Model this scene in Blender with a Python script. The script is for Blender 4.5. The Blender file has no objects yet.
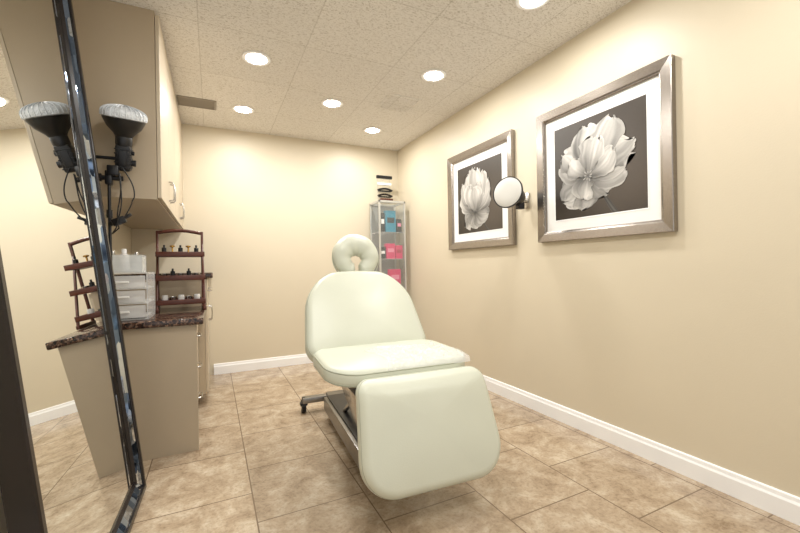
import bpy, bmesh, math, random
from mathutils import Vector, Matrix, noise
random.seed(7)
S=bpy.context.scene
try:
    S.view_settings.view_transform='Standard'
    S.view_settings.look='None'
    S.view_settings.exposure=0.0
except Exception as e: print(e)

def lin(c):
    return tuple(((v/255)/12.92 if v/255<=0.04045 else ((v/255+0.055)/1.055)**2.4) for v in c)

# ------------------------------------------------------------------ materials
def newmat(name):
    m=bpy.data.materials.new(name); m.use_nodes=True
    nt=m.node_tree; b=nt.nodes['Principled BSDF']
    return m,nt,b
def mat(name,rgb,rough=0.5,metal=0.0,var=0.05,scale=6,bump=0.0,bscale=60,coat=0.0,emis=None,estr=0,stretch=None):
    m,nt,b=newmat(name)
    N=nt.nodes; L=nt.links
    tc=N.new('ShaderNodeTexCoord'); mp=N.new('ShaderNodeMapping'); L.new(tc.outputs['Object'],mp.inputs[0])
    if stretch: mp.inputs['Scale'].default_value=stretch
    nz=N.new('ShaderNodeTexNoise'); nz.inputs['Scale'].default_value=scale; nz.inputs['Detail'].default_value=4
    L.new(mp.outputs[0],nz.inputs['Vector'])
    rp=N.new('ShaderNodeValToRGB')
    c=lin(rgb)
    rp.color_ramp.elements[0].position=0.3; rp.color_ramp.elements[1].position=0.7
    rp.color_ramp.elements[0].color=(*[v*(1-var) for v in c],1)
    rp.color_ramp.elements[1].color=(*[min(1,v*(1+var)) for v in c],1)
    L.new(nz.outputs['Fac'],rp.inputs[0]); L.new(rp.outputs[0],b.inputs['Base Color'])
    b.inputs['Roughness'].default_value=rough; b.inputs['Metallic'].default_value=metal
    b.inputs['Coat Weight'].default_value=coat
    if bump:
        n2=N.new('ShaderNodeTexNoise'); n2.inputs['Scale'].default_value=bscale; n2.inputs['Detail'].default_value=3
        L.new(mp.outputs[0],n2.inputs['Vector'])
        bp=N.new('ShaderNodeBump'); bp.inputs['Strength'].default_value=bump; bp.inputs['Distance'].default_value=0.01
        L.new(n2.outputs['Fac'],bp.inputs['Height']); L.new(bp.outputs[0],b.inputs['Normal'])
    if emis:
        b.inputs['Emission Color'].default_value=(*emis,1); b.inputs['Emission Strength'].default_value=estr
    return m

def floor_mat():
    m,nt,b=newmat('stone_floor_tile'); N=nt.nodes; L=nt.links
    tc=N.new('ShaderNodeTexCoord'); sx=N.new('ShaderNodeSeparateXYZ'); cb=N.new('ShaderNodeCombineXYZ')
    L.new(tc.outputs['Object'],sx.inputs[0])
    a1=N.new('ShaderNodeMath'); a1.inputs[1].default_value=-1.91+4.6
    a2=N.new('ShaderNodeMath'); a2.inputs[1].default_value=-0.15+4.6
    L.new(sx.outputs['Y'],a1.inputs[0]); L.new(sx.outputs['X'],a2.inputs[0])
    L.new(a1.outputs[0],cb.inputs[0]); L.new(a2.outputs[0],cb.inputs[1])
    br=N.new('ShaderNodeTexBrick'); br.offset=0.5; br.squash=1.0
    br.inputs['Scale'].default_value=1; br.inputs['Brick Width'].default_value=0.46; br.inputs['Row Height'].default_value=0.46
    br.inputs['Mortar Size'].default_value=0.003; br.inputs['Mortar Smooth'].default_value=0.1; br.inputs['Bias'].default_value=0
    br.inputs['Color1'].default_value=(0.78,0.78,0.79,1); br.inputs['Color2'].default_value=(1.1,1.1,1.09,1); br.inputs['Mortar'].default_value=(1,1,1,1)
    L.new(cb.outputs[0],br.inputs['Vector'])
    n=N.new('ShaderNodeTexNoise'); n.inputs['Scale'].default_value=7; n.inputs['Detail'].default_value=12; n.inputs['Roughness'].default_value=0.76
    n.inputs['Distortion'].default_value=0.4
    L.new(tc.outputs['Object'],n.inputs['Vector'])
    r=N.new('ShaderNodeValToRGB'); e=r.color_ramp.elements
    e[0].position=0.32; e[0].color=(*lin((140,118,94)),1); e[1].position=0.67; e[1].color=(*lin((208,193,171)),1)
    k=e.new(0.5); k.color=(*lin((181,161,136)),1)
    L.new(n.outputs['Fac'],r.inputs[0])
    n3=N.new('ShaderNodeTexNoise'); n3.inputs['Scale'].default_value=70; n3.inputs['Detail'].default_value=6
    L.new(tc.outputs['Object'],n3.inputs['Vector'])
    r3=N.new('ShaderNodeValToRGB'); r3.color_ramp.elements[0].position=0.36; r3.color_ramp.elements[0].color=(0.6,0.57,0.54,1)
    r3.color_ramp.elements[1].position=0.5; r3.color_ramp.elements[1].color=(1,1,1,1); L.new(n3.outputs['Fac'],r3.inputs[0])
    mx=N.new('ShaderNodeMixRGB'); mx.blend_type='MULTIPLY'; mx.inputs[0].default_value=0.45
    L.new(r.outputs[0],mx.inputs[1]); L.new(r3.outputs[0],mx.inputs[2])
    mx2=N.new('ShaderNodeMixRGB'); mx2.blend_type='MULTIPLY'; mx2.inputs[0].default_value=0.6
    L.new(mx.outputs[0],mx2.inputs[1]); L.new(br.outputs['Color'],mx2.inputs[2])
    mx3=N.new('ShaderNodeMixRGB'); mx3.inputs[2].default_value=(*lin((120,101,81)),1)
    L.new(br.outputs['Fac'],mx3.inputs[0]); L.new(mx2.outputs[0],mx3.inputs[1])
    L.new(mx3.outputs[0],b.inputs['Base Color'])
    rr=N.new('ShaderNodeMapRange'); rr.inputs['To Min'].default_value=0.08; rr.inputs['To Max'].default_value=0.28
    L.new(n.outputs['Fac'],rr.inputs['Value']); L.new(rr.outputs[0],b.inputs['Roughness'])
    iv=N.new('ShaderNodeMath'); iv.operation='MULTIPLY_ADD'; iv.inputs[1].default_value=-1
    L.new(br.outputs['Fac'],iv.inputs[0])
    ml=N.new('ShaderNodeMath'); ml.operation='MULTIPLY'; ml.inputs[1].default_value=0.3; L.new(n.outputs['Fac'],ml.inputs[0]); L.new(ml.outputs[0],iv.inputs[2])
    bp=N.new('ShaderNodeBump'); bp.inputs['Strength'].default_value=0.22; bp.inputs['Distance'].default_value=0.005
    L.new(iv.outputs[0],bp.inputs['Height']); L.new(bp.outputs[0],b.inputs['Normal'])
    return m

def ceil_mat():
    m,nt,b=newmat('acoustic_ceiling'); N=nt.nodes; L=nt.links
    tc=N.new('ShaderNodeTexCoord'); mp=N.new('ShaderNodeMapping'); mp.inputs['Location'].default_value=(6.1+0.05,6.1-0.02,0)
    L.new(tc.outputs['Object'],mp.inputs[0])
    br=N.new('ShaderNodeTexBrick'); br.offset=0.0
    br.inputs['Scale'].default_value=1; br.inputs['Brick Width'].default_value=0.61; br.inputs['Row Height'].default_value=0.61
    br.inputs['Mortar Size'].default_value=0.0035; br.inputs['Mortar Smooth'].default_value=0.3; br.inputs['Bias'].default_value=0
    br.inputs['Color1'].default_value=(0.95,0.95,0.95,1); br.inputs['Color2'].default_value=(1,1,1,1); br.inputs['Mortar'].default_value=(0.78,0.77,0.75,1)
    L.new(mp.outputs[0],br.inputs['Vector'])
    ms=N.new('ShaderNodeMapping'); ms.inputs['Scale'].default_value=(1.0,2.0,1); L.new(tc.outputs['Object'],ms.inputs[0])
    n=N.new('ShaderNodeTexNoise'); n.inputs['Scale'].default_value=66; n.inputs['Detail'].default_value=4; n.inputs['Distortion'].default_value=1.3
    L.new(ms.outputs[0],n.inputs['Vector'])
    r=N.new('ShaderNodeValToRGB'); e=r.color_ramp.elements
    e[0].position=0.36; e[0].color=(*lin((196,190,180)),1); e[1].position=0.48; e[1].color=(*lin((238,235,230)),1)
    L.new(n.outputs['Fac'],r.inputs[0])
    mx=N.new('ShaderNodeMixRGB'); mx.blend_type='MULTIPLY'; mx.inputs[0].default_value=1
    L.new(r.outputs[0],mx.inputs[1]); L.new(br.outputs['Color'],mx.inputs[2]); L.new(mx.outputs[0],b.inputs['Base Color'])
    b.inputs['Roughness'].default_value=0.9
    bp=N.new('ShaderNodeBump'); bp.inputs['Strength'].default_value=0.3; bp.inputs['Distance'].default_value=0.004
    L.new(r.outputs[0],bp.inputs['Height']); L.new(bp.outputs[0],b.inputs['Normal'])
    return m

def granite_mat():
    m,nt,b=newmat('granite'); N=nt.nodes; L=nt.links
    tc=N.new('ShaderNodeTexCoord')
    v=N.new('ShaderNodeTexVoronoi'); v.inputs['Scale'].default_value=120; L.new(tc.outputs['Object'],v.inputs['Vector'])
    sx=N.new('ShaderNodeSeparateXYZ'); L.new(v.outputs['Color'],sx.inputs[0])
    r=N.new('ShaderNodeValToRGB'); e=r.color_ramp.elements
    e[0].position=0.0; e[0].color=(*lin((24,18,17)),1); e[1].position=1; e[1].color=(*lin((150,122,104)),1)
    k=e.new(0.55); k.color=(*lin((60,43,37)),1); k=e.new(0.85); k.color=(*lin((98,72,58)),1)
    L.new(sx.outputs[0],r.inputs[0]); L.new(r.outputs[0],b.inputs['Base Color'])
    b.inputs['Roughness'].default_value=0.12
    return m

def mosaic_mat():
    m,nt,b=newmat('mirror_mosaic'); N=nt.nodes; L=nt.links
    tc=N.new('ShaderNodeTexCoord'); mp=N.new('ShaderNodeMapping'); mp.inputs['Scale'].default_value=(1,0.5,1); L.new(tc.outputs['Object'],mp.inputs[0])
    v=N.new('ShaderNodeTexVoronoi'); v.inputs['Scale'].default_value=26; v.distance='CHEBYCHEV'; v.inputs['Randomness'].default_value=0.5; L.new(mp.outputs[0],v.inputs['Vector'])
    r=N.new('ShaderNodeValToRGB'); e=r.color_ramp.elements
    e[0].color=(*lin((60,74,98)),1); e[1].color=(*lin((220,232,248)),1); k=e.new(0.55); k.color=(*lin((112,134,168)),1)
    sx=N.new('ShaderNodeSeparateXYZ'); L.new(v.outputs['Color'],sx.inputs[0])
    L.new(sx.outputs[1],r.inputs[0]); L.new(r.outputs[0],b.inputs['Base Color'])
    b.inputs['Metallic'].default_value=1.0; b.inputs['Roughness'].default_value=0.05
    sb=N.new('ShaderNodeVectorMath'); sb.operation='SUBTRACT'; sb.inputs[1].default_value=(0.5,0.5,0.5); L.new(v.outputs['Color'],sb.inputs[0])
    sc=N.new('ShaderNodeVectorMath'); sc.operation='SCALE'; sc.inputs['Scale'].default_value=0.3; L.new(sb.outputs[0],sc.inputs[0])
    ge=N.new('ShaderNodeNewGeometry'); ad=N.new('ShaderNodeVectorMath'); ad.operation='ADD'; L.new(ge.outputs['Normal'],ad.inputs[0]); L.new(sc.outputs[0],ad.inputs[1])
    nm=N.new('ShaderNodeVectorMath'); nm.operation='NORMALIZE'; L.new(ad.outputs[0],nm.inputs[0]); L.new(nm.outputs[0],b.inputs['Normal'])
    return m

def glassy(name,rgb,alpha,rough=0.08,bump=0):
    m,nt,b=newmat(name); N=nt.nodes; L=nt.links
    n=N.new('ShaderNodeTexNoise'); n.inputs['Scale'].default_value=4
    r=N.new('ShaderNodeMapRange'); r.inputs['To Min'].default_value=max(0,alpha-0.04); r.inputs['To Max'].default_value=alpha+0.04
    L.new(n.outputs['Fac'],r.inputs['Value']); L.new(r.outputs[0],b.inputs['Alpha'])
    b.inputs['Base Color'].default_value=(*lin(rgb),1); b.inputs['Roughness'].default_value=rough
    return m

def vcol_mat(name):
    m,nt,b=newmat(name); N=nt.nodes; L=nt.links
    a=N.new('ShaderNodeVertexColor'); a.layer_name='Col'
    n=N.new('ShaderNodeTexNoise'); n.inputs['Scale'].default_value=140
    tc=N.new('ShaderNodeTexCoord'); L.new(tc.outputs['Object'],n.inputs['Vector'])
    r=N.new('ShaderNodeValToRGB'); r.color_ramp.elements[0].color=(0.85,0.85,0.85,1); L.new(n.outputs['Fac'],r.inputs[0])
    mx=N.new('ShaderNodeMixRGB'); mx.blend_type='MULTIPLY'; mx.inputs[0].default_value=1
    L.new(a.outputs['Color'],mx.inputs[1]); L.new(r.outputs[0],mx.inputs[2]); L.new(mx.outputs[0],b.inputs['Base Color'])
    b.inputs['Roughness'].default_value=0.35
    return m

M_wall=mat('cream_wall_paint',(215,204,181),0.45,var=0.015,scale=2,bump=0.05,bscale=150)
M_floor=floor_mat(); M_ceil=ceil_mat(); M_gran=granite_mat(); M_mos=mosaic_mat()
M_white=mat('white_gloss_paint',(248,248,248),0.35,var=0.01)
M_cab=mat('beige_laminate',(182,166,142),0.4,var=0.03,scale=3)
M_cabdoor=mat('beige_laminate_door',(198,184,161),0.4,var=0.03,scale=3)
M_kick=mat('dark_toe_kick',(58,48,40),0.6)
M_chrome=mat('brushed_steel',(196,194,190),0.26,1.0,var=0.08,scale=30)
M_silver=mat('pale_silver_paint',(204,204,200),0.3,0.5,var=0.03,scale=30)
M_frameV=mat('pewter_frame',(156,149,142),0.27,0.95,var=0.08,scale=20,stretch=(6,6,0.8))
M_dark=mat('dark_brown_wood',(30,24,23),0.25,var=0.2,scale=12)
M_wood=mat('reddish_brown_wood',(84,40,26),0.35,var=0.25,scale=14,stretch=(1,1,4))
M_black=mat('black_plastic',(20,20,22),0.38,var=0.1)
M_rubber=mat('black_rubber',(26,26,27),0.6)
M_vinyl=mat('pale_mint_cream_vinyl',(205,208,192),0.36,var=0.02,scale=5,bump=0.05,bscale=220)
M_seam=mat('vinyl_piping',(168,171,153),0.45)
M_matb=mat('white_mat_board',(242,241,239),0.8,var=0.01)
M_print=vcol_mat('photo_print')
M_glass=glassy('clear_glass',(225,232,230),0.08,0.03)
M_acr=glassy('clear_acrylic',(235,238,238),0.35,0.06)
M_acrd=glassy('frosted_clear_acrylic',(246,246,245),0.4,0.08)
M_frost=mat('translucent_white_plastic',(238,237,234),0.3,var=0.03)
M_grey=mat('grey_back_panel',(150,150,146),0.5,var=0.03)
M_diff=mat('frosted_diffuser',(206,210,214),0.22,var=0.12,scale=40,bump=0.6,bscale=80)
M_diffw=mat('white_diffuser',(206,204,198),0.4,var=0.02)
M_pink=mat('pink_card',(206,44,100),0.4); M_teal=mat('turquoise_card',(18,128,156),0.4)
M_lpink=mat('light_pink_card',(226,136,164),0.4); M_red=mat('crimson_card',(160,26,56),0.4)
M_gold=mat('gold_metal',(200,160,90),0.25,1.0)
M_lamp=mat('downlight_lens',(255,250,240),0.4,emis=(1,0.98,0.94),estr=28)
M_vent=mat('vent_grille',(150,142,130),0.5,0.0); M_ventd=mat('vent_inside',(110,102,92),0.8)
M_mirror,_nt,_b=newmat('mirror_glass'); _b.inputs['Metallic'].default_value=1; _b.inputs['Roughness'].default_value=0.0
_n=_nt.nodes.new('ShaderNodeTexNoise'); _n.inputs['Scale'].default_value=2
_r=_nt.nodes.new('ShaderNodeValToRGB'); _r.color_ramp.elements[0].color=(0.84,0.86,0.85,1); _r.color_ramp.elements[1].color=(0.86,0.88,0.87,1)
_nt.links.new(_n.outputs['Fac'],_r.inputs[0]); _nt.links.new(_r.outputs[0],_b.inputs['Base Color'])

# ------------------------------------------------------------------ mesh builder
class MB:
    def __init__(s): s.bm=bmesh.new()
    def _merge(s,t,M=None):
        me=bpy.data.meshes.new('t'); t.to_mesh(me); t.free()
        if M is not None: me.transform(M)
        s.bm.from_mesh(me); bpy.data.meshes.remove(me)
    def box(s,c,size,bevel=0.0,rot=None,seg=2):
        t=bmesh.new(); bmesh.ops.create_cube(t,size=1)
        bmesh.ops.scale(t,vec=size,verts=t.verts)
        if bevel>0: bmesh.ops.bevel(t,geom=t.edges[:]+t.verts[:],offset=min(bevel,min(size)*0.49),segments=seg,profile=0.5,affect='EDGES')
        M=Matrix.Translation(c)
        if rot is not None: M=M@rot
        s._merge(t,M); return s
    def cyl(s,p1,p2,r1,r2=None,seg=24,cap=True):
        p1=Vector(p1);p2=Vector(p2); r2=r1 if r2 is None else r2
        d=p2-p1; t=bmesh.new()
        bmesh.ops.create_cone(t,cap_ends=cap,segments=seg,radius1=r1,radius2=r2,depth=d.length)
        q=Vector((0,0,1)).rotation_difference(d.normalized())
        s._merge(t,Matrix.Translation((p1+p2)/2)@q.to_matrix().to_4x4()); return s
    def lathe(s,prof,seg=40,M=None):
        t=bmesh.new(); rings=[]
        for r,z in prof:
            if r<1e-6: rings.append([t.verts.new((0,0,z))])
            else: rings.append([t.verts.new((r*math.cos(2*math.pi*i/seg),r*math.sin(2*math.pi*i/seg),z)) for i in range(seg)])
        for a,b in zip(rings[:-1],rings[1:]):
            for i in range(seg):
                j=(i+1)%seg
                if len(a)==1 and len(b)==1: continue
                if len(a)==1: t.faces.new((a[0],b[j],b[i]))
                elif len(b)==1: t.faces.new((a[i],a[j],b[0]))
                else: t.faces.new((a[i],a[j],b[j],b[i]))
        bmesh.ops.recalc_face_normals(t,faces=t.faces)
        s._merge(t,M); return s
    def sweep(s,pts,rad,seg=12,caps=True):
        pts=[Vector(p) for p in pts]; n=len(pts)
        if not hasattr(rad,'__len__'): rad=[rad]*n
        t=bmesh.new(); rings=[]; up=None
        for i,p in enumerate(pts):
            tg=(pts[min(i+1,n-1)]-pts[max(i-1,0)]).normalized()
            if up is None:
                up=Vector((0,0,1)) if abs(tg.z)<0.9 else Vector((1,0,0))
            a=tg.cross(up).normalized(); b2=a.cross(tg).normalized(); up=b2
            rings.append([t.verts.new(p+(a*math.cos(2*math.pi*k/seg)+b2*math.sin(2*math.pi*k/seg))*rad[i]) for k in range(seg)])
        for A,B in zip(rings[:-1],rings[1:]):
            for k in range(seg):
                l=(k+1)%seg; t.faces.new((A[k],A[l],B[l],B[k]))
        if caps: t.faces.new(rings[0]); t.faces.new(rings[-1])
        bmesh.ops.recalc_face_normals(t,faces=t.faces)
        s._merge(t); return s
    def rings_rect(s,w,h,prof,M=None,close=False):
        t=bmesh.new(); rs=[]
        for d,z in prof:
            a=w/2-d; b2=h/2-d
            rs.append([t.verts.new(v) for v in ((-a,-b2,z),(a,-b2,z),(a,b2,z),(-a,b2,z))])
        if close: rs.append(rs[0])
        for A,B in zip(rs[:-1],rs[1:]):
            for k in range(4):
                l=(k+1)%4; t.faces.new((A[k],A[l],B[l],B[k]))
        bmesh.ops.recalc_face_normals(t,faces=t.faces)
        s._merge(t,M); return s
    def cushion(s,outline,thick,er,puff=0.02,M=None,deform=None,nin=8):
        n=len(outline); P=[Vector((p[0],p[1])) for p in outline]
        c=sum(P,Vector((0,0)))/n; nor=[]
        for i in range(n):
            tg=(P[(i+1)%n]-P[i-1]).normalized(); nor.append(Vector((tg.y,-tg.x)))
        t=bmesh.new(); rings=[]
        def ring(ins,z): return [t.verts.new((P[i].x-nor[i].x*ins,P[i].y-nor[i].y*ins,z)) for i in range(n)]
        def inner(k,z0,sgn):
            f=1-k/nin; out=[]
            for i in range(n):
                q=P[i]-nor[i]*er; v=c+(q-c)*f
                out.append(t.verts.new((v.x,v.y,z0+sgn*puff*(1-f*f))))
            return out
        h=thick/2
        for k in range(nin-1,0,-1): rings.append(inner(k,-h,-0.3))
        for k in range(0,7):
            a=math.pi/2*(k/6); rings.append(ring(er*(1-math.sin(a)),-h+er*(1-math.cos(a))))
        for k in range(0,7):
            a=math.pi/2*(k/6); rings.append(ring(er*(1-math.cos(a)),h-er*(1-math.sin(a))))
        for k in range(1,nin): rings.append(inner(k,h,1))
        for A,B in zip(rings[:-1],rings[1:]):
            for k in range(n):
                l=(k+1)%n; t.faces.new((A[k],A[l],B[l],B[k]))
        v0=t.verts.new((c.x,c.y,-h-0.3*puff)); v1=t.verts.new((c.x,c.y,h+puff))
        for k in range(n):
            l=(k+1)%n; t.faces.new((rings[0][l],rings[0][k],v0)); t.faces.new((rings[-1][k],rings[-1][l],v1))
        bmesh.ops.remove_doubles(t,verts=t.verts,dist=1e-5)
        bmesh.ops.recalc_face_normals(t,faces=t.faces)
        if deform:
            for v in t.verts: v.co=deform(v.co)
        s._merge(t,M); return s
    def seam(s,outline,ins,z,r=0.003,deform=None,M=None):
        n=len(outline); P=[Vector((p[0],p[1])) for p in outline]; pts=[]
        for i in range(n+1):
            i=i%n; tg=(P[(i+1)%n]-P[i-1]).normalized(); nr=Vector((tg.y,-tg.x)); q=P[i]-nr*ins
            v=Vector((q.x,q.y,z)); v=deform(v) if deform else v
            pts.append(M@v if M is not None else v)
        return s.sweep(pts,r,seg=8,caps=False)
    def obj(s,name,m,parent=None,smooth=True,M=None,label=None,angle=35):
        me=bpy.data.meshes.new(name)
        if M is not None: s.bm.transform(M)
        s.bm.to_mesh(me); s.bm.free()
        if smooth:
            me.polygons.foreach_set('use_smooth',[True]*len(me.polygons))
            try: me.set_sharp_from_angle(angle=math.radians(angle))
            except Exception: pass
        me.materials.append(m)
        o=bpy.data.objects.new(name,me); S.collection.objects.link(o)
        if parent: o.parent=parent
        if label: o['label']=label
        return o
def empty(name,loc,label,cat,rotz=0,group=None,M=None):
    o=bpy.data.objects.new(name,None); S.collection.objects.link(o); o.empty_display_size=0.1
    if M is not None: o.matrix_world=M
    else:
        o.location=loc; o.rotation_euler=(0,0,rotz)
    o['label']=label; o['category']=cat
    if group: o['group']=group
    return o
def top(o,label,cat,group=None):
    o['label']=label; o['category']=cat
    if group: o['group']=group
    return o
def struct(o): o['kind']='structure'; return o
def rrect(w,h,r,seg=8,top_r=None,taper=0.0,bow=0.0):
    top_r=r if top_r is None else top_r
    pts=[]
    for cx,cy,rr,a0 in ((w/2-r,-h/2+r,r,-90),(w/2-top_r,h/2-top_r,top_r,0),(-w/2+top_r,h/2-top_r,top_r,90),(-w/2+r,-h/2+r,r,180)):
        for k in range(seg+1):
            a=math.radians(a0+90*k/seg); pts.append([cx+rr*math.cos(a),cy+rr*math.sin(a)])
    out=[]
    n=len(pts)
    for i in range(n):
        a=Vector(pts[i]); b=Vector(pts[(i+1)%n]); d=(b-a).length
        k=max(1,int(d/0.04))
        for j in range(k): out.append(a+(b-a)*j/k)
    res=[]
    for p in out:
        f=(p.y+h/2)/h
        x=p.x*(1-taper*f*2/w)
        y=p.y
        if bow and p.y>0: y+=bow*(1-(2*p.x/w)**2)*min(1,p.y/(h/2))
        res.append((x,y))
    return res

# ------------------------------------------------------------------ room
XL,XR,YB,YF,H=-0.66,2.05,4.24,-1.2,2.44
XC=XL+0.008
def slab(name,c,size,m): return struct(MB().box(c,size).obj(name,m,smooth=False))
slab('floor',((XL+XR)/2,(YB+YF)/2,-0.05),(XR-XL+0.2,YB-YF+0.2,0.1),M_floor)
slab('ceiling',((XL+XR)/2,(YB+YF)/2,H+0.05),(XR-XL+0.2,YB-YF+0.2,0.1),M_ceil)
slab('wall_back',((XL+XR)/2,YB+0.05,H/2),(XR-XL+0.2,0.1,H),M_wall)
slab('wall_right',(XR+0.05,(YB+YF)/2,H/2),(0.1,YB-YF,H),M_wall)
slab('wall_left',(XL-0.05,(YB+YF)/2,H/2),(0.1,YB-YF,H),M_wall)
def baseboard(name,p1,p2,nrm):
    p1=Vector(p1);p2=Vector(p2);n=Vector(nrm)
    prof=[(0,0),(0.016,0),(0.016,0.075),(0.011,0.085),(0.009,0.1),(0.0,0.104)]
    bm=bmesh.new(); A=[];B=[]
    for d,z in prof:
        A.append(bm.verts.new(p1+n*d+Vector((0,0,z)))); B.append(bm.verts.new(p2+n*d+Vector((0,0,z))))
    for i in range(len(prof)):
        j=(i+1)%len(prof); bm.faces.new((A[i],A[j],B[j],B[i]))
    bm.faces.new(A); bm.faces.new(B[::-1]); bmesh.ops.recalc_face_normals(bm,faces=bm.faces)
    mb=MB(); mb.bm.free(); mb.bm=bm
    return struct(mb.obj(name,M_white,smooth=False))
baseboard('baseboard_right',(XR,YF,0),(XR,YB,0),(-1,0,0))
baseboard('baseboard_back',(0.0,YB,0),(XR-0.017,YB,0),(0,-1,0))
baseboard('baseboard_left',(XL,YF,0),(XL,2.46,0),(1,0,0))

# downlights
def downlight(x,y,lab):
    e=empty('recessed_downlight',(x,y,H),lab,'ceiling light',group='recessed downlights in the ceiling')
    MB().lathe([(0.066,0.0),(0.088,0.0),(0.092,-0.004),(0.088,-0.008),(0.07,-0.008),(0.064,-0.003),(0.064,0.0)],M=None).obj('trim_ring',M_white,e)
    MB().lathe([(0,-0.020),(0.03,-0.018),(0.05,-0.013),(0.065,-0.003)]).obj('lens',M_lamp,e,label='glowing warm white lens')
    ld=bpy.data.lights.new('downlight_bulb','AREA'); ld.shape='DISK'; ld.size=0.12; ld.energy=9.3; ld.color=(1,0.985,0.95)
    lo=bpy.data.objects.new('bulb',ld); S.collection.objects.link(lo); lo.parent=e; lo.location=(0,0,-0.024)
for x,y in ((0.288,2.73),(1.493,2.449),(0.945,3.218),(0.268,3.648),(1.505,3.688),(1.55,1.52),(0.28,1.25),(1.5,0.3),(0.3,0.0)):
    downlight(x,y,'round recessed ceiling downlight, switched on, white trim ring')

# vent in ceiling
e=empty('air_vent',(-0.09,3.66,H),'rectangular grey-beige air vent grille set in the ceiling','vent')
mb=MB(); mb.rings_rect(0.29,0.2,[(0,0),(0,-0.006),(0.016,-0.01),(0.018,0)]); mb.obj('vent_frame',M_vent,e,smooth=False)
MB().box((0,0,-0.001),(0.255,0.165,0.002)).obj('vent_back',M_ventd,e,smooth=False)
mb=MB()
for i in range(9): mb.box((0,-0.07+i*0.0175,-0.005),(0.255,0.012,0.0015),rot=Matrix.Rotation(math.radians(-30),4,'X'))
mb.obj('louvres',M_vent,e,smooth=False)
e=empty('ceiling_panel',(1.47,3.0,H),'faint square cream ventilation panel flush with the ceiling','ceiling panel')
MB().rings_rect(0.3,0.3,[(0,0),(0,-0.004),(0.02,-0.006),(0.022,0)]).obj('panel_frame',M_ceil,e,smooth=False)
mb=MB()
for i in range(11): mb.box((0,-0.12+i*0.024,-0.003),(0.255,0.018,0.003))
mb.obj('slats',M_ceil,e,smooth=False)

# ------------------------------------------------------------------ pictures
def art_mesh(w,h,seed,cx,cy,stem,petals,stamen=True,sc=1.0):
    bm=bmesh.new(); col=bm.verts.layers.float_color.new('Col')
    rnd=random.Random(seed); z=[0.0]
    G=14
    vs=[[None]*(G+1) for _ in range(G+1)]
    for i in range(G+1):
        for j in range(G+1):
            u=i/G;v=j/G
            vt=bm.verts.new(((u-0.5)*w,(v-0.5)*h,0))
            g=0.028+0.045*math.exp(-((u-0.85)**2+(v-0.25)**2)*5)+0.02*v
            vt[col]=(g*1.15,g*0.92,g*0.74,1); vs[i][j]=vt
    for i in range(G):
        for j in range(G): bm.faces.new((vs[i][j],vs[i+1][j],vs[i+1][j+1],vs[i][j+1]))
    def petal(bx,by,ang,Ln,W,b0,b1,curl=0.0,wav=0.07,round_=0.42,ruf=0.95):
        z[0]+=0.0003
        nu,nv=30,26; g=[]; ph=rnd.random()*6; fold=rnd.uniform(-0.45,0.45); off=Vector((rnd.random()*50,rnd.random()*50,0))
        for i in range(nu+1):
            u=i/nu; row=[]
            sh=max(0.0,math.sin(math.pi*(0.05+0.93*u**1.15)))**round_*(0.45+0.55*min(1,u*1.3))
            a=ang+curl*u*u
            ox=bx+math.cos(a)*Ln*u; oy=by+math.sin(a)*Ln*u
            px,py=-math.sin(a),math.cos(a)
            for j in range(nv+1):
                v=-1+2*j/nv
                ww=W*sh*(1+wav*math.sin(u*7+ph+v*1.5))
                x=ox+px*ww*v; y=oy+py*ww*v
                ed=max(abs(v)**2,max(0,u-0.6)/0.4)
                k=ed*Ln*ruf*(0.13*noise.noise(Vector((v*1.8,u*2.6,0))+off)+0.05*noise.noise(Vector((v*6,u*8,0))+off))
                x+=math.cos(a)*k; y+=math.sin(a)*k
                k2=ed*W*ruf*(0.28*noise.noise(Vector((v*1.6,u*3.5,7))+off)+0.1*noise.noise(Vector((v*6,u*8,9))+off))
                x+=px*k2; y+=py*k2
                nn=noise.noise(Vector((v*1.3,u*1.0,3))+off); n2=noise.noise(Vector((v*5,u*1.6,5))+off)
                br=b0+(b1-b0)*(0.5-0.5*math.cos(math.pi*min(1,u*1.15)))
                d=v-fold
                br*=0.70+0.30*math.exp(-(d*2.2)**2)+0.18*(v if ph>3 else -v)+0.45*nn+0.30*n2
                br*=1+0.05*math.sin(v*19+ph+nn*4)
                if abs(v)>0.9 or u>0.96: br=min(br*1.25+0.03,0.72)
                x=max(-w/2,min(w/2,x)); y=max(-h/2,min(h/2,y))
                vt=bm.verts.new((x,y,z[0])); br=max(0.03,min(0.72,br)); vt[col]=(br,br*0.965,br*0.91,1)
                row.append(vt)
            g.append(row)
        for i in range(nu):
            for j in range(nv): bm.faces.new((g[i][j],g[i+1][j],g[i+1][j+1],g[i][j+1]))
    X=cx*w;Y=cy*h
    for (dx,dy,an,l,wd) in stem: petal(X+dx*w,Y+dy*h,math.radians(an),l*w,wd*w,0.05,0.10,0.1,ruf=0.2)
    for (an,l,wd,off,b0,b1,cu) in petals:
        a=math.radians(an)
        petal(X+math.cos(a)*off*w,Y+math.sin(a)*off*h,a,l*w*sc,wd*w*sc,b0,b1*0.9,cu)
    if stamen:
        for k in range(9):
            a=2*math.pi*k/9+0.2; petal(X,Y,a,w*.045*(1+0.4*(k%2)),w*.008,0.12,0.5,ruf=0.3)
    return bm
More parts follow.
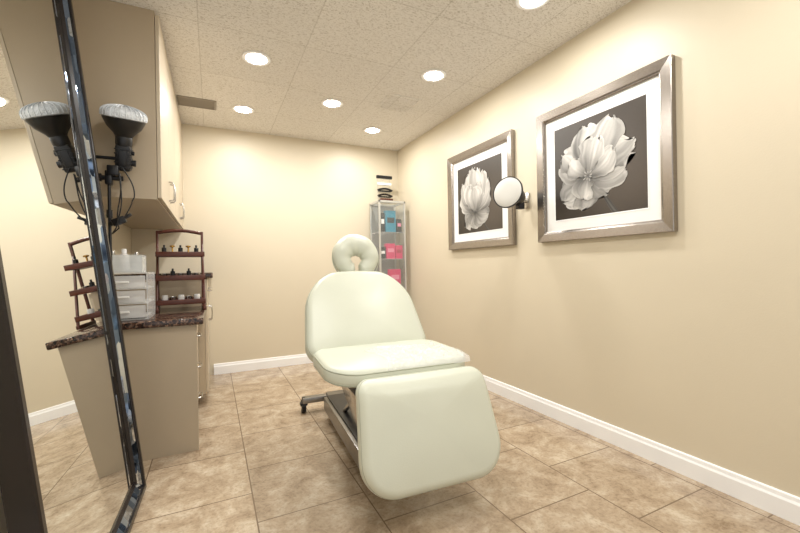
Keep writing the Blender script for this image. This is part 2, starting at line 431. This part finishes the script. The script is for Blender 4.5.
def picture(y0,y1,z0,z1,seed,cx,cy,stem,petals,label,stamen=True,sc=1.0):
    w=y1-y0;h=z1-z0
    M=Matrix(((0,0,-1,XR),(-1,0,0,(y0+y1)/2),(0,1,0,(z0+z1)/2),(0,0,0,1)))
    e=empty('framed_flower_print',None,label,'picture',M=M)
    MB().rings_rect(w,h,[(0.0,0.001),(0.0,0.034),(0.003,0.037),(0.05,0.03),(0.058,0.026),(0.06,0.022),(0.066,0.02),(0.066,0.001)]).obj('picture_frame',M_frameV,e,smooth=False,label='wide flat brushed pewter picture frame')
    MB().box((0,0,0.008),(w-0.13,h-0.13,0.006)).obj('mat_board',M_matb,e,smooth=False)
    iw=w-0.132-0.14; ih=h-0.132-0.14
    MB().rings_rect(iw+0.012,ih+0.012,[(0,0.011),(0,0.013),(0.006,0.0115),(0.006,0.011)]).obj('mat_bevel',M_white,e,smooth=False)
    mb=MB(); mb.bm.free(); mb.bm=art_mesh(iw,ih,seed,cx,cy,stem,petals,stamen,sc)
    mb.obj('photo_print',M_print,e,smooth=False,M=Matrix.Translation((0,0,0.0122)),label='monochrome photograph of a pale blossom')
P1=[(195,.42,.18,0,.10,.54,.3),(228,.44,.20,0,.12,.58,-.2),(262,.40,.18,0,.10,.50,-.2),(300,.34,.15,0,.09,.42,.2),(338,.44,.16,0,.10,.46,.3),
    (5,.52,.17,0,.12,.54,.2),(158,.44,.18,0,.12,.60,-.2),(128,.50,.19,0,.14,.66,.15),(30,.60,.19,0,.14,.66,-.1),(98,.58,.20,0,.16,.72,-.1),(62,.66,.22,0,.18,.74,.0),
    (240,.27,.17,.01,.16,.66,.3),(20,.36,.16,.02,.22,.72,.3),(148,.30,.16,.02,.2,.7,-.2),(82,.40,.19,.03,.24,.78,-.1)]
P2=[(205,.34,.16,0,.10,.52,.3),(245,.26,.18,0,.10,.50,-.2),(300,.26,.17,0,.1,.48,.2),(335,.32,.15,0,.12,.52,.2),
    (28,.46,.15,0,.12,.58,.3),(155,.48,.16,0,.12,.62,-.3),(48,.54,.16,0,.14,.66,.2),(134,.56,.17,0,.14,.68,-.2),(68,.62,.17,0,.16,.72,.1),(112,.64,.18,0,.16,.74,-.1),(90,.66,.18,0,.18,.76,0),
    (64,.42,.16,.02,.2,.74,.25),(122,.44,.16,.02,.22,.76,-.25),(92,.36,.18,.02,.26,.8,.0)]
picture(1.105,1.975,1.18,2.04,11,-0.08,-0.09,[(0.1,-0.1,-62,0.5,0.03)],P1,
 'square pewter-framed monochrome print of a large pale open flower',sc=0.86)
picture(2.22,3.09,1.18,2.04,5,-0.06,-0.2,[(0.1,-0.1,-50,0.4,0.02)],P2,
 'square pewter-framed monochrome print of a pale upright flower',stamen=False,sc=0.92)

# ------------------------------------------------------------------ mirror
tilt=math.atan(0.112)
MW,MH=1.0,2.36
Rl=Matrix(((0,0,1,0),(1,0,0,0),(0,1,0,0),(0,0,0,1)))
Mm=Matrix.Translation((-0.30,2.194,0))@Matrix.Rotation(math.radians(-1.5),4,'Z')@Matrix.Translation((0,-MW/2,0))@Matrix.Rotation(-tilt,4,'Y')@Rl@Matrix.Translation((0,MH/2+0.003,-0.056))
e=empty('leaning_floor_mirror',None,'tall mirror with dark brown frame and mosaic edge, leaning on wall','mirror',M=Mm)
MB().rings_rect(MW,MH,[(0,0),(0,0.056),(0.004,0.061),(0.020,0.061),(0.023,0.058),(0.024,0.053)],).obj('frame',M_dark,e,smooth=False)
MB().rings_rect(MW-0.048,MH-0.048,[(0,0.053),(0.008,0.051),(0.034,0.036)]).obj('mosaic_trim',M_mos,e,smooth=False,label='silver-blue bevelled mirror mosaic trim')
MB().rings_rect(MW-0.116,MH-0.116,[(0,0.036),(0.004,0.040),(0.010,0.0275)]).obj('inner_lip',M_dark,e,smooth=False)
MB().box((0,0,0.025),(MW-0.11,MH-0.11,0.004)).obj('mirror_glass',M_mirror,e,smooth=False,label='reflective mirror glass')
MB().box((0,0,0.009),(MW-0.01,MH-0.01,0.018)).obj('back_panel',M_black,e,smooth=False)

# ------------------------------------------------------------------ cabinets
def bar_handle(p,parent,length=0.12,axis='Z'):
    mb=MB(); p=Vector(p)
    d=Vector((0,0,1)) if axis=='Z' else Vector((0,1,0))
    a=p-d*length/2; b=p+d*length/2
    out=Vector((0.028,0,0)); pts=[a,a+out*0.8+d*0.004,a+out+d*0.015,p+out*1.1,b+out-d*0.015,b+out*0.8-d*0.004,b]
    mb.sweep(pts,0.005,seg=10)
    return mb.obj('handle',M_chrome,parent,label='curved chrome bar handle')
uy0,uy1,ux,uz0=2.45,YB,-0.24,1.417
cab=empty('wall_cabinet',(0,0,0),'beige laminate wall cabinet with flat doors reaching the ceiling','cabinet')
MB().box(((XC+ux-0.02)/2,(uy0+uy1)/2,(uz0+H)/2),(ux-0.02-XC,uy1-uy0-0.002,H-uz0-0.002),0.001).obj('body',M_cab,cab,smooth=False)
n=4; dw=(uy1-uy0)/n
for i in range(n):
    d=MB().box((ux-0.009,uy0+dw*(i+0.5),(uz0+H)/2-0.005),(0.018,dw-0.006,H-uz0-0.03),0.002).obj('door',M_cabdoor,cab,smooth=False)
    hy=uy0+dw*(i+1)-0.04 if i%2==0 else uy0+dw*i+0.04
    bar_handle((ux,hy,uz0+0.12),d)
dx=-0.083; dy0,dy1=2.512,3.30; dz=0.72
c2=empty('desk_cabinet',(0,0,0),'beige laminate desk-height base cabinet below the granite worktop','cabinet')
MB().box(((XC+dx)/2,dy0+0.0125,dz/2),(dx-XC-0.002,0.025,dz),0.001).obj('side_panel',M_cab,c2,smooth=False)
MB().box(((XC+dx-0.04)/2,(dy0+0.026+dy1)/2,(dz+0.09)/2),(dx-0.04-XC,dy1-dy0-0.03,dz-0.09-0.001),0.001).obj('body',M_cab,c2,smooth=False)
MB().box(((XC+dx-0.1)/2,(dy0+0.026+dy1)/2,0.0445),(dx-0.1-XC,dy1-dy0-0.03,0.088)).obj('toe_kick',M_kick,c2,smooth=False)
for i,(za,zb) in enumerate(((0.1,0.3),(0.305,0.5),(0.505,0.70))):
    d=MB().box((dx-0.029,(dy0+0.03+dy1)/2,(za+zb)/2),(0.018,dy1-dy0-0.045,zb-za),0.002).obj('drawer',M_cabdoor,c2,smooth=False)
    bar_handle((dx-0.02,(dy0+dy1)/2,(za+zb)/2),d,0.12,'Y')
mb=MB(); mb.box(((XC+dx+0.035)/2,(dy0-0.03+dy1)/2,dz+0.021),(dx+0.035-XC-0.002,dy1-dy0+0.026,0.038),0.006)
top(mb.obj('worktop',M_gran,smooth=True),'speckled dark brown granite worktop on the desk cabinet','countertop')
tx=-0.035; tz=0.97
c3=empty('base_cabinet',(0,0,0),'tall beige laminate base cabinet with doors against the back wall','cabinet')
MB().box(((XC+tx-0.02)/2,(dy1+YB)/2,(tz+0.09)/2),(tx-0.02-XC,YB-dy1-0.004,tz-0.09),0.001).obj('body',M_cab,c3,smooth=False)
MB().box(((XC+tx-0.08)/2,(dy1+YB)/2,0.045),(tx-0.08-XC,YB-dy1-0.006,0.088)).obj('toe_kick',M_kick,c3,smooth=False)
for i in range(2):
    ww=(YB-dy1-0.02)/2
    d=MB().box((tx-0.01,dy1+0.006+ww*(i+0.5),0.43),(0.018,ww-0.005,0.66),0.002).obj('door',M_cabdoor,c3,smooth=False)
    bar_handle((tx,dy1+ww*(1)+(-0.04 if i==0 else 0.05),0.66),d)
    d=MB().box((tx-0.01,dy1+0.006+ww*(i+0.5),0.865),(0.018,ww-0.005,0.19),0.002).obj('drawer',M_cabdoor,c3,smooth=False)
    bar_handle((tx,dy1+0.006+ww*(i+0.5),0.865),d,0.12,'Y')
mb=MB(); mb.box(((XC+tx+0.04)/2,(dy1-0.012+YB)/2,tz+0.021),(tx+0.04-XC-0.002,YB-dy1+0.008,0.04),0.006)
top(mb.obj('worktop',M_gran,smooth=True),'raised speckled dark granite worktop against the back wall','countertop')

WT=dz+0.0405
# plastic drawers
e=empty('plastic_drawer_unit',(-0.445,2.72,WT),'small translucent acrylic drawer unit standing on the granite worktop','storage drawers')
MB().rings_rect(0.24,0.265,[(0,0.15),(0,-0.15),(0.008,-0.15),(0.008,0.15)],M=Matrix.Translation((0,0,0.1335))@Matrix.Rotation(math.pi/2,4,'X'),close=True).obj('case',M_acrd,e,smooth=False)
for z in (0.092,0.174): MB().box((0,0,z),(0.224,0.298,0.004)).obj('divider',M_frost,e,smooth=False)
for i in range(3):
    z0=0.012+i*0.082
    d=MB().box((0,-0.15,z0+0.036),(0.216,0.01,0.07),0.004).obj('drawer',M_acrd,e)
    MB().box((0,-0.162,z0+0.036),(0.07,0.014,0.012),0.005).obj('drawer_pull',M_frost,d)
    MB().box((0,-0.01,z0+0.004),(0.208,0.27,0.004)).obj('tray',M_frost,d,smooth=False)
    MB().box((0.02*(i-1),-0.04,z0+0.018),(0.14,0.17,0.024),0.008).obj('contents',(M_frost,M_white,M_frost)[i],d)
# clear organiser with bottles on top
T2=WT+0.2665
e=empty('clear_organiser',(-0.455,2.72,T2),'clear acrylic open organiser tray standing on the drawer unit','organiser')
MB().rings_rect(0.19,0.15,[(0,0.0),(0,0.10),(0.004,0.10),(0.004,0.004)],close=True).box((0,0,0.003),(0.186,0.146,0.005)).obj('organiser_body',M_acr,e,smooth=False)
def bottle(name,x,y,z,r,h,m,cap,lab,grp):
    e=empty(name,(x,y,z),lab,'bottle',group=grp)
    MB().lathe([(0,0.0),(r*0.9,0.0),(r,0.005),(r,h*0.65),(r*0.8,h*0.74),(r*0.42,h*0.8),(r*0.42,h*0.82),(0,h*0.82)],24).obj('bottle_body',m,e)
    MB().lathe([(0,h*0.8),(r*0.5,h*0.8),(r*0.5,h*0.97),(r*0.44,h),(0,h)],20).obj('cap',cap,e)
for k,(x,y,r,h,m) in enumerate(((-0.515,2.74,0.022,0.12,M_acr),(-0.46,2.73,0.026,0.13,M_frost),(-0.40,2.73,0.022,0.11,M_acr))):
    bottle('bottle',x,y,T2+0.0065,r,h,m,M_chrome if k!=1 else M_white,('small clear bottle with silver cap','white plastic bottle with cap','small clear bottle with silver cap')[k]+' in the organiser','bottles on the drawer unit')

# wooden tier stand
SX,SY=-0.195,3.07
e=empty('tiered_wooden_stand',(SX,SY,WT),'reddish-brown three-tier wooden display stand with projecting rimmed trays','display stand',rotz=math.radians(4))
mb=MB(); W2,D2,HS=0.138,0.085,0.55
for sx in (-1,1):
    mb.box((sx*W2,D2-0.0,HS/2),(0.016,0.02,HS),0.003)
    mb.box((sx*W2,-0.02,0.012),(0.02,2*D2+0.07,0.024),0.003)
    p1=Vector((sx*W2,D2,0.46)); p2=Vector((sx*W2,-D2-0.045,0.02)); dd=p2-p1
    mb.box(tuple((p1+p2)/2),(0.013,0.018,dd.length),0.003,rot=Vector((0,0,1)).rotation_difference(dd.normalized()).to_matrix().to_4x4())
pts=[(-W2+2*W2*q/14,D2,HS-0.014+0.018*math.sin(math.pi*q/14)) for q in range(15)]
mb.sweep(pts,0.012,seg=10)
mb.obj('stand_frame',M_wood,e)
for k,(z,yc,d) in enumerate(((0.05,-0.02,0.21),(0.21,-0.005,0.18),(0.37,0.01,0.15))):
    mb=MB(); mb.box((0,yc,z),(2*W2-0.016,d,0.01),0.002)
    for sy in (-1,1): mb.box((0,yc+sy*d/2,z+0.012),(2*W2+0.014,0.01,0.034),0.002)
    for sx in (-1,1): mb.box((sx*(W2-0.012),yc,z+0.012),(0.008,d,0.034),0.002)
    mb.obj('tray',M_wood,e)
Mr=Matrix.Rotation(math.radians(4),4,'Z')
cnt=0
for z in (0.0555,0.2155,0.3755):
    for i in range(5):
        p=Mr@Vector((-0.096+i*0.048,-0.02+0.036*((i+cnt)%2),0))
        loc=(SX+p.x,SY+p.y,WT+z)
        k=(i*2+cnt*3)%4
        if i%2: k=(k+1)%4
        if k==0:
            o=MB().lathe([(0,0),(0.016,0),(0.019,0.005),(0.019,0.04),(0.017,0.05),(0,0.05)],20).obj('cosmetic_jar',M_frost); lb,ct='small round lidded cosmetic jar on the wooden stand','jar'
        elif k==1:
            o=MB().lathe([(0,0),(0.013,0),(0.006,0.01),(0.005,0.055),(0.016,0.06),(0.016,0.068),(0,0.072)],20).obj('jewellery_stand',M_gold); lb,ct='small gold jewellery stand in a wooden tray','jewellery stand'
        elif k==2:
            o=MB().lathe([(0,0),(0.014,0),(0.014,0.05),(0.006,0.055),(0.006,0.07),(0,0.07)],20).obj('small_bottle',M_black); lb,ct='tiny dark bottle standing in a wooden tray','bottle'
        else:
            o=MB().lathe([(0,0),(0.014,0),(0.022,0.034),(0.022,0.037),(0.013,0.005),(0,0.004)],24).obj('small_dish',M_chrome); lb,ct='small shallow silver dish in a wooden tray','dish'
        o.location=loc; top(o,lb,ct,'small items on the tiered stand')
    cnt+=1

# ------------------------------------------------------------------ studio light on stand
lx,ly=-0.455,2.365
e=empty('studio_light',(lx,ly,0),'black studio light on thin stand with wide frosted dish','lamp')
MB().lathe([(0,0),(0.085,0),(0.09,0.006),(0.085,0.016),(0.02,0.022),(0.012,0.04),(0,0.04)],32).obj('stand_base',M_black,e)
MB().cyl((0,0,0.03),(0,0,1.50),0.0075).cyl((0,0,0.9),(0,0,0.94),0.013).cyl((0,0,1.30),(0,0,1.34),0.013).obj('pole',M_black,e)
hd=Matrix.Translation((0.062,0.0,1.605))@Matrix.Rotation(math.radians(16),4,'X')@Matrix.Rotation(math.radians(4),4,'Y')@Matrix.Diagonal((0.72,0.72,0.98,1))
mb=MB(); mb.box((0,0,0.0),(0.09,0.09,0.13),0.012); mb.lathe([(0.0,0.06),(0.047,0.06),(0.05,0.07),(0.05,0.11),(0.046,0.115),(0,0.115)],32)
mb.box((0,-0.047,0.0),(0.05,0.01,0.08),0.003); mb.cyl((0.04,0,-0.02),(0.072,0,-0.02),0.016); mb.cyl((0.04,-0.0,0.03),(0.062,0,0.03),0.01)
for q in range(5): mb.box((0,0,-0.045+q*0.022),(0.098,0.098,0.006),0.002)
mb.obj('lamp_body',M_black,e,M=hd)
MB().lathe([(0.05,0.105),(0.062,0.12),(0.10,0.150),(0.12,0.180),(0.126,0.190),(0.12,0.190),(0.115,0.18),(0.09,0.15),(0.05,0.125),(0,0.12)],48).obj('reflector_bowl',M_black,e,M=hd)
prof=[(0.121,0.1905),(0.132,0.194),(0.134,0.215)]+[(0.132*math.cos(a),0.216+0.04*math.sin(a)) for a in [math.pi/2*k/10 for k in range(1,11)]]
mb=MB(); mb.lathe(prof,48)
for k in range(28):
    a=2*math.pi*k/28; pts=[(0.134*math.cos(a),0.134*math.sin(a),0.196)]
    for q in range(6):
        b=math.pi/2*q/5*0.9; pts.append((0.134*math.cos(b)*math.cos(a),0.134*math.cos(b)*math.sin(a),0.217+0.041*math.sin(b)))
    mb.sweep(pts,0.0026,seg=6)
mb.obj('diffuser',M_diff,e,M=hd,label='ribbed frosted glass diffuser dish')
mb=MB(); mb.box((0.0,0,1.50),(0.03,0.04,0.07),0.006); mb.cyl((-0.03,0,1.5),(0.06,0,1.5),0.012); mb.cyl((-0.05,0,1.5),(-0.03,0,1.5),0.02); mb.box((0.02,-0.02,1.535),(0.05,0.02,0.05),0.006)
mb.obj('tilt_bracket',M_black,e)
MB().cyl((-0.06,0,1.60),(0.03,0,1.60),0.008).cyl((-0.075,0,1.60),(-0.055,0,1.60),0.018).obj('knob',M_black,e)
for ph in (0,1.4):
    pts=[(0.05+0.02*math.sin(k*0.55+ph)*(k/9),-0.04+0.01*ph,1.52-k*0.034) for k in range(9)]+[(0.012,-0.012,1.22)]
    MB().sweep(pts,0.003,seg=8).obj('power_cord',M_rubber,e)
pts=[(0.06+0.05*math.sin(math.pi*q/16)*(1 if q<10 else 0.9),-0.035,1.55-0.26*q/16) for q in range(17)]
MB().sweep(pts,0.003,seg=8).obj('power_cord',M_rubber,e)
mb=MB(); mb.box((0.04,-0.01,1.285),(0.06,0.03,0.035),0.006,rot=Matrix.Rotation(math.radians(-25),4,'Y')); mb.box((0.075,-0.01,1.31),(0.04,0.026,0.014),0.004,rot=Matrix.Rotation(math.radians(-35),4,'Y')); mb.cyl((0,0,1.27),(0.03,-0.01,1.28),0.012)
mb.obj('clamp',M_black,e,label='small black plastic spring clamp')

# ------------------------------------------------------------------ wall lamp between the pictures
wl=Vector((XR,2.10,1.49))
e=empty('wall_mounted_lamp',wl,'wall-mounted black spotlight with round white disc-shaped diffuser','wall lamp')
MB().box((-0.008,0,0),(0.014,0.05,0.11),0.004).cyl((-0.015,0,0.0),(-0.035,0,0.0),0.018).obj('wall_plate',M_chrome,e)
MB().cyl((-0.03,0,0),(-0.11,-0.01,0.0),0.011).box((-0.075,-0.008,-0.004),(0.035,0.05,0.03),0.004).obj('arm',M_chrome,e)
dc=Vector((-0.29,-0.115,0.022)); ax=Vector((-0.94,-0.36,0.12)).normalized()
Q=Vector((0,0,1)).rotation_difference(ax).to_matrix().to_4x4()
back=dc-ax*0.15
Mh=Matrix.Translation(back)@Q
MB().lathe([(0,-0.03),(0.03,-0.03),(0.05,-0.015),(0.056,0.0),(0.056,0.08),(0.065,0.085),(0.09,0.11),(0.102,0.130),(0.106,0.140),(0.105,0.148),(0.099,0.148),(0.099,0.134),(0,0.134)],40).obj('lamp_housing',M_black,e,M=Mh)
MB().lathe([(0.098,0.132),(0.1,0.146),(0.09,0.151),(0.05,0.154),(0,0.155)],48).obj('diffuser',M_diffw,e,M=Mh,label='round white diffuser disc')
MB().cyl(tuple(back),(-0.10,-0.01,0.0),0.016).box(tuple(back+Vector((0.02,0.0,-0.055))),(0.05,0.04,0.05),0.005).cyl(tuple(back+Vector((0.02,0,-0.05))),tuple(back),0.012).obj('knuckle_joint',M_black,e)

# ------------------------------------------------------------------ glass display cabinet
gx0,gx1,gy0,gy1,gh=1.66,1.985,3.92,4.20,1.77
gx=(gx0+gx1)/2; gy=(gy0+gy1)/2; gw=gx1-gx0; gd=gy1-gy0
e=empty('glass_display_cabinet',(gx,gy,0),'narrow glass display cabinet with pale metal frame in the room corner','cabinet')
mb=MB()
for sx in (-1,1):
    for sy in (-1,1): mb.box((sx*(gw/2-0.009),sy*(gd/2-0.009),gh/2),(0.018,0.018,gh),0.002)
for z in (0.05,gh-0.012):
    for sy in (-1,1): mb.box((0,sy*(gd/2-0.009),z),(gw,0.018,0.024 if z>1 else 0.1),0.002)
    for sx in (-1,1): mb.box((sx*(gw/2-0.009),0,z),(0.018,gd,0.024 if z>1 else 0.1),0.002)
mb.box((0,0,0.1),(gw-0.03,gd-0.03,0.01))
mb.obj('frame',M_silver,e,smooth=False,label='pale silver metal frame')
MB().box((0,0,gh-0.003),(gw-0.03,gd-0.03,0.005)).obj('top_glass',M_glass,e,smooth=False)
MB().box((0,gd/2-0.006,gh/2),(gw-0.044,0.004,gh-0.05)).obj('back_panel',M_grey,e,smooth=False)
for sx in (-1,1): MB().box((sx*(gw/2-0.009),0,gh/2+0.03),(0.004,gd-0.04,gh-0.12)).obj('side_glass',M_glass,e,smooth=False)
d=MB().box((0,-gd/2+0.008,gh/2+0.035),(gw-0.038,0.004,gh-0.125)).obj('door',M_glass,e,smooth=False,label='clear glass door')
MB().cyl((gw/2-0.04,-gd/2-0.004,0.95),(gw/2-0.04,-gd/2-0.004,1.05),0.005).obj('handle',M_chrome,d)
shz=[0.45,0.80,1.12,1.42]
for z in shz: MB().box((0,0.0,z),(gw-0.04,gd-0.05,0.006)).obj('shelf',M_acr,e,smooth=False)
def carton(x,y,z,w,d,h,m,lab,band=None):
    e=empty('product_box',(x,y,z),lab,'box',group='product boxes in the glass cabinet')
    MB().box((0,0,h/2),(w,d,h),0.002).obj('carton',m,e,smooth=False)
    MB().box((0,-d/2-0.0006,h*0.55),(w*0.7,0.001,h*0.25)).obj('carton_label',band or M_white,e,smooth=False)
z=shz[3]+0.0035; fy=gy-0.07
carton(gx-0.105,fy,z,0.05,0.06,0.21,M_black,'slim black product box on the glass shelf',M_white)
carton(gx-0.005,fy,z,0.125,0.06,0.24,M_teal,'turquoise product box with dark band on the glass shelf',M_black)
carton(gx+0.1,fy,z,0.06,0.06,0.15,M_black,'small black product box on the glass shelf',M_lpink)
z=shz[2]+0.0035
carton(gx-0.105,fy,z,0.06,0.06,0.13,M_black,'small black product box on the glass shelf',M_white)
carton(gx-0.01,fy,z,0.11,0.06,0.17,M_pink,'bright pink product box on the glass shelf',M_lpink)
carton(gx+0.095,fy,z,0.085,0.06,0.15,M_pink,'squat pink product box on the glass shelf',M_red)
z=shz[1]+0.0035
carton(gx-0.09,fy,z,0.09,0.06,0.14,M_lpink,'light pink product box on the glass shelf',M_pink)
carton(gx+0.04,fy,z,0.14,0.06,0.2,M_pink,'large pink product box on the glass shelf',M_lpink)
z=shz[0]+0.0035
carton(gx-0.05,fy,z,0.16,0.06,0.12,M_white,'wide white product box on the glass shelf',M_pink)
e=empty('acrylic_card_display',(gx-0.02,gy,gh),'clear tiered display holding flat dark and white cards on cabinet','display stand')
mb=MB(); mb.box((0,0.05,0.16),(0.17,0.004,0.31)); mb.box((0,0,0.003),(0.18,0.12,0.006)); mb.obj('holder',M_glass,e,smooth=False)
MB().box((0,0.03,0.295),(0.19,0.03,0.034),0.003).obj('sign_plate',M_black,e,smooth=False,label='flat black sign plate')
MB().box((0,0.03,0.215),(0.17,0.03,0.026),0.003).obj('card',M_frost,e,smooth=False)
for k,(z,m) in enumerate(((0.14,M_black),(0.075,M_dark))):
    pts=[(-0.09+0.18*q/12,0.01,z+0.02*math.sin(math.pi*q/12)) for q in range(13)]
    MB().sweep(pts,[0.011]*13,seg=10).box((0,0.02,z-0.008),(0.15,0.04,0.014),0.003).obj('arched_card',m,e)
MB().box((0.0,-0.02,0.025),(0.15,0.05,0.03),0.004).obj('card_tray',M_wood,e)

# ------------------------------------------------------------------ treatment chair
ROT=-math.radians(3.6)
ch=empty('treatment_chair',(0.80,1.78,0),'pale mint-cream vinyl reclining treatment chair with ring headrest','chair',rotz=ROT)
SZ=0.567; TH=0.078
def sdrop(y):
    f=max(0,(-y-0.08)/0.18)
    return 0.014*f*f
def seatdef(co): return Vector((co.x,co.y,co.z-sdrop(co.y)))
O=rrect(0.71,0.53,0.15,12); Ms=Matrix.Translation((-0.005,0.015,SZ))
MB().cushion(O,TH,0.030,0.012,deform=seatdef).obj('seat',M_vinyl,ch,M=Ms,angle=80)
MB().seam(O,0.004,0.024,0.0035,seatdef,Ms).obj('seam_piping',M_seam,ch)
MB().seam(O,0.004,-0.024,0.0035,seatdef,Ms).obj('seam_piping',M_seam,ch)
# back
Mb=Matrix.Translation((-0.025,0.375,0.745))@Matrix.Rotation(math.radians(90-34),4,'X')
O=rrect(0.725,0.55,0.12,10,top_r=0.22,taper=0.05,bow=0.03)
MB().cushion(O,0.10,0.042,0.026).obj('backrest',M_vinyl,ch,M=Mb,angle=80)
MB().seam(O,0.008,0.030,0.003,None,Mb).obj('seam_piping',M_seam,ch)
# headrest ring
Mhd=Matrix.Translation((0,0.60,1.092))@Matrix.Rotation(math.radians(90-14),4,'X')
pts=[];rad=[]
nn=100
for k in range(nn+1):
    a=math.radians(-80+340*k/nn)
    pts.append((0.092*math.cos(a),0.088*math.sin(a),0.0))
    u=k/nn; ed=min(u,1-u)
    cr=0.0015*math.sin(a*7.0+1.0)
    rad.append((0.060+cr+0.012*math.sin(a))*math.sqrt(max(0.02,1-(max(0,0.045-ed)/0.045)**2)))
MB().sweep(pts,rad,seg=32).obj('headrest',M_vinyl,ch,M=Mhd@Matrix.Diagonal((1,1,0.9,1)),angle=80)
pts=[(0.153*math.cos(a),0.148*math.sin(a)+0.010*math.sin(a),0.004) for a in [math.radians(-66+312*k/60) for k in range(61)]]
MB().sweep(pts,0.0035,seg=8).obj('seam_piping',M_seam,ch,M=Mhd)
for sx in (-1,1): MB().box((sx*0.06,0.53,0.98),(0.02,0.006,0.16),0.001,rot=Matrix.Rotation(math.radians(-30),4,'X')).obj('headrest_bracket',M_chrome,ch)
# leg rest
pA=Vector((0.035,-0.30,0.548)); pB=Vector((0.035,-0.435,0.165)); L=(pA-pB).length; dirv=(pA-pB).normalized()
ang=math.atan2(dirv.z,dirv.y)
Ml=Matrix.Translation((pA+pB)/2)@Matrix.Rotation(ang,4,'X')
def legdef(co):
    f=max(0,(co.y-0.13)/0.09)
    return Vector((co.x,co.y,co.z-0.028*f*f))
O=rrect(0.65,L+0.05,0.15,12,top_r=0.06,taper=0.03)
MB().cushion(O,0.090,0.036,0.016,deform=legdef,nin=12).obj('leg_rest',M_vinyl,ch,M=Ml,angle=80)
MB().seam(O,0.005,0.022,0.003,legdef,Ml).obj('seam_piping',M_seam,ch)
# plastic cover over seat front
bm=bmesh.new(); nx,ny=130,70; gr=[]
def seattop(x,y):
    er=0.030; hw,hh=0.355,0.265
    ex=max(0,(abs(x)-(hw-er))/er); ey=max(0,(abs(y)-(hh-er))/er); ee=min(1,math.hypot(ex,ey))
    ed=er*(1-math.sqrt(1-ee*ee)) if ee>0 else 0
    r=min(1,max(abs(x)/(hw-er),abs(y)/(hh-er)))
    return TH/2+0.012*(1-r*r)-sdrop(y)-ed+SZ
def ridge(v): return (1-abs(noise.noise(v))*2.4)
for i in range(nx+1):
    row=[]
    for j in range(ny+1):
        u=i/nx;v=j/ny
        x=-0.10+0.42*u+0.025*math.sin(v*5); y=-0.262+0.28*v+0.03*math.sin(u*7)*v+0.05*u*v
        e_=min(1,min(u,1-u,v,1-v)/0.06)
        wr=e_*(0.007*max(0,ridge(Vector((x*9+y*6,y*16,1.3))))+0.005*max(0,ridge(Vector((x*26,y*30-x*12,4)))))
        row.append(bm.verts.new((x-0.005,y+0.015,seattop(x,y)+0.002+wr)))
    gr.append(row)
for i in range(nx):
    for j in range(ny): bm.faces.new((gr[i][j],gr[i+1][j],gr[i+1][j+1],gr[i][j+1]))
mb=MB(); mb.bm.free(); mb.bm=bm
M_film=glassy('clear_plastic_film',(246,247,247),0.36,0.08)
mb.obj('plastic_seat_cover',M_film,ch,angle=180,label='wrinkled clear plastic protective sheet')
# mechanics
mb=MB(); mb.box((0,0.02,0.495),(0.48,0.44,0.04),0.004); mb.box((0.2,-0.22,0.49),(0.03,0.14,0.04),0.004); mb.box((-0.2,-0.22,0.49),(0.03,0.14,0.04),0.004)
for sx in (-1,1): mb.box((sx*0.2,0.36,0.60),(0.03,0.03,0.36),0.004,rot=Matrix.Rotation(math.radians(-34),4,'X'))
mb.obj('seat_frame',M_black,ch)
mb=MB(); mb.box((0,0.25,0.32),(0.28,0.5,0.18),0.01,rot=Matrix.Rotation(math.radians(20),4,'X')); mb.cyl((0,0.5,0.15),(0,0.1,0.45),0.03); mb.cyl((0.12,0.5,0.15),(0.12,0.0,0.47),0.014); mb.cyl((-0.12,0.5,0.15),(-0.12,0.0,0.47),0.014)
mb.obj('lift_mechanism',M_chrome,ch)
mb=MB(); mb.box((0,0.40,0.105),(0.36,0.86,0.09),0.008); mb.box((0,1.0,0.09),(0.60,0.06,0.04),0.006); mb.box((0,0.88,0.10),(0.26,0.26,0.05),0.006)
M_steeld=mat('darker_steel',(150,148,145),0.32,1.0,var=0.1,scale=20)
mb.obj('base',M_steeld,ch,label='brushed steel wheeled base frame')
MB().box((0,0.40,0.157),(0.32,0.82,0.014),0.004).obj('base_cover',M_black,ch)
for sx in (-1,1):
    for xx,yy in ((0.29,1.0),(0.12,0.0)):
        c=MB(); c.cyl((sx*xx,yy,0.06),(sx*xx,yy,0.11),0.012); c.box((sx*xx,yy,0.065),(0.05,0.05,0.02),0.004)
        o=c.obj('caster',M_black,ch)
        w=MB(); w.cyl((sx*xx-0.014,yy+0.01,0.045),(sx*xx+0.014,yy+0.01,0.045),0.045); w.obj('wheel',M_rubber,o)
        w=MB(); w.cyl((sx*xx-0.017,yy+0.01,0.045),(sx*xx+0.017,yy+0.01,0.045),0.024); w.obj('hub_cap',M_chrome,o,label='silver wheel hub')

# ------------------------------------------------------------------ world & camera
w=bpy.data.worlds.new('World'); S.world=w; w.use_nodes=True
bg=w.node_tree.nodes['Background']; bg.inputs[0].default_value=(1,0.995,0.985,1); bg.inputs[1].default_value=0.98
cd=bpy.data.cameras.new('Camera'); cd.sensor_width=36; cd.lens=387/800*36; cd.clip_start=0.02
cam=bpy.data.objects.new('Camera',cd); S.collection.objects.link(cam)
cam.matrix_world=Matrix.Translation((0,0,1.033))@Matrix.Rotation(-math.radians(25.9),4,'Z')@Matrix.Rotation(math.pi/2,4,'X')@Matrix.Rotation(-math.radians(1.0),4,'Z')
S.camera=cam
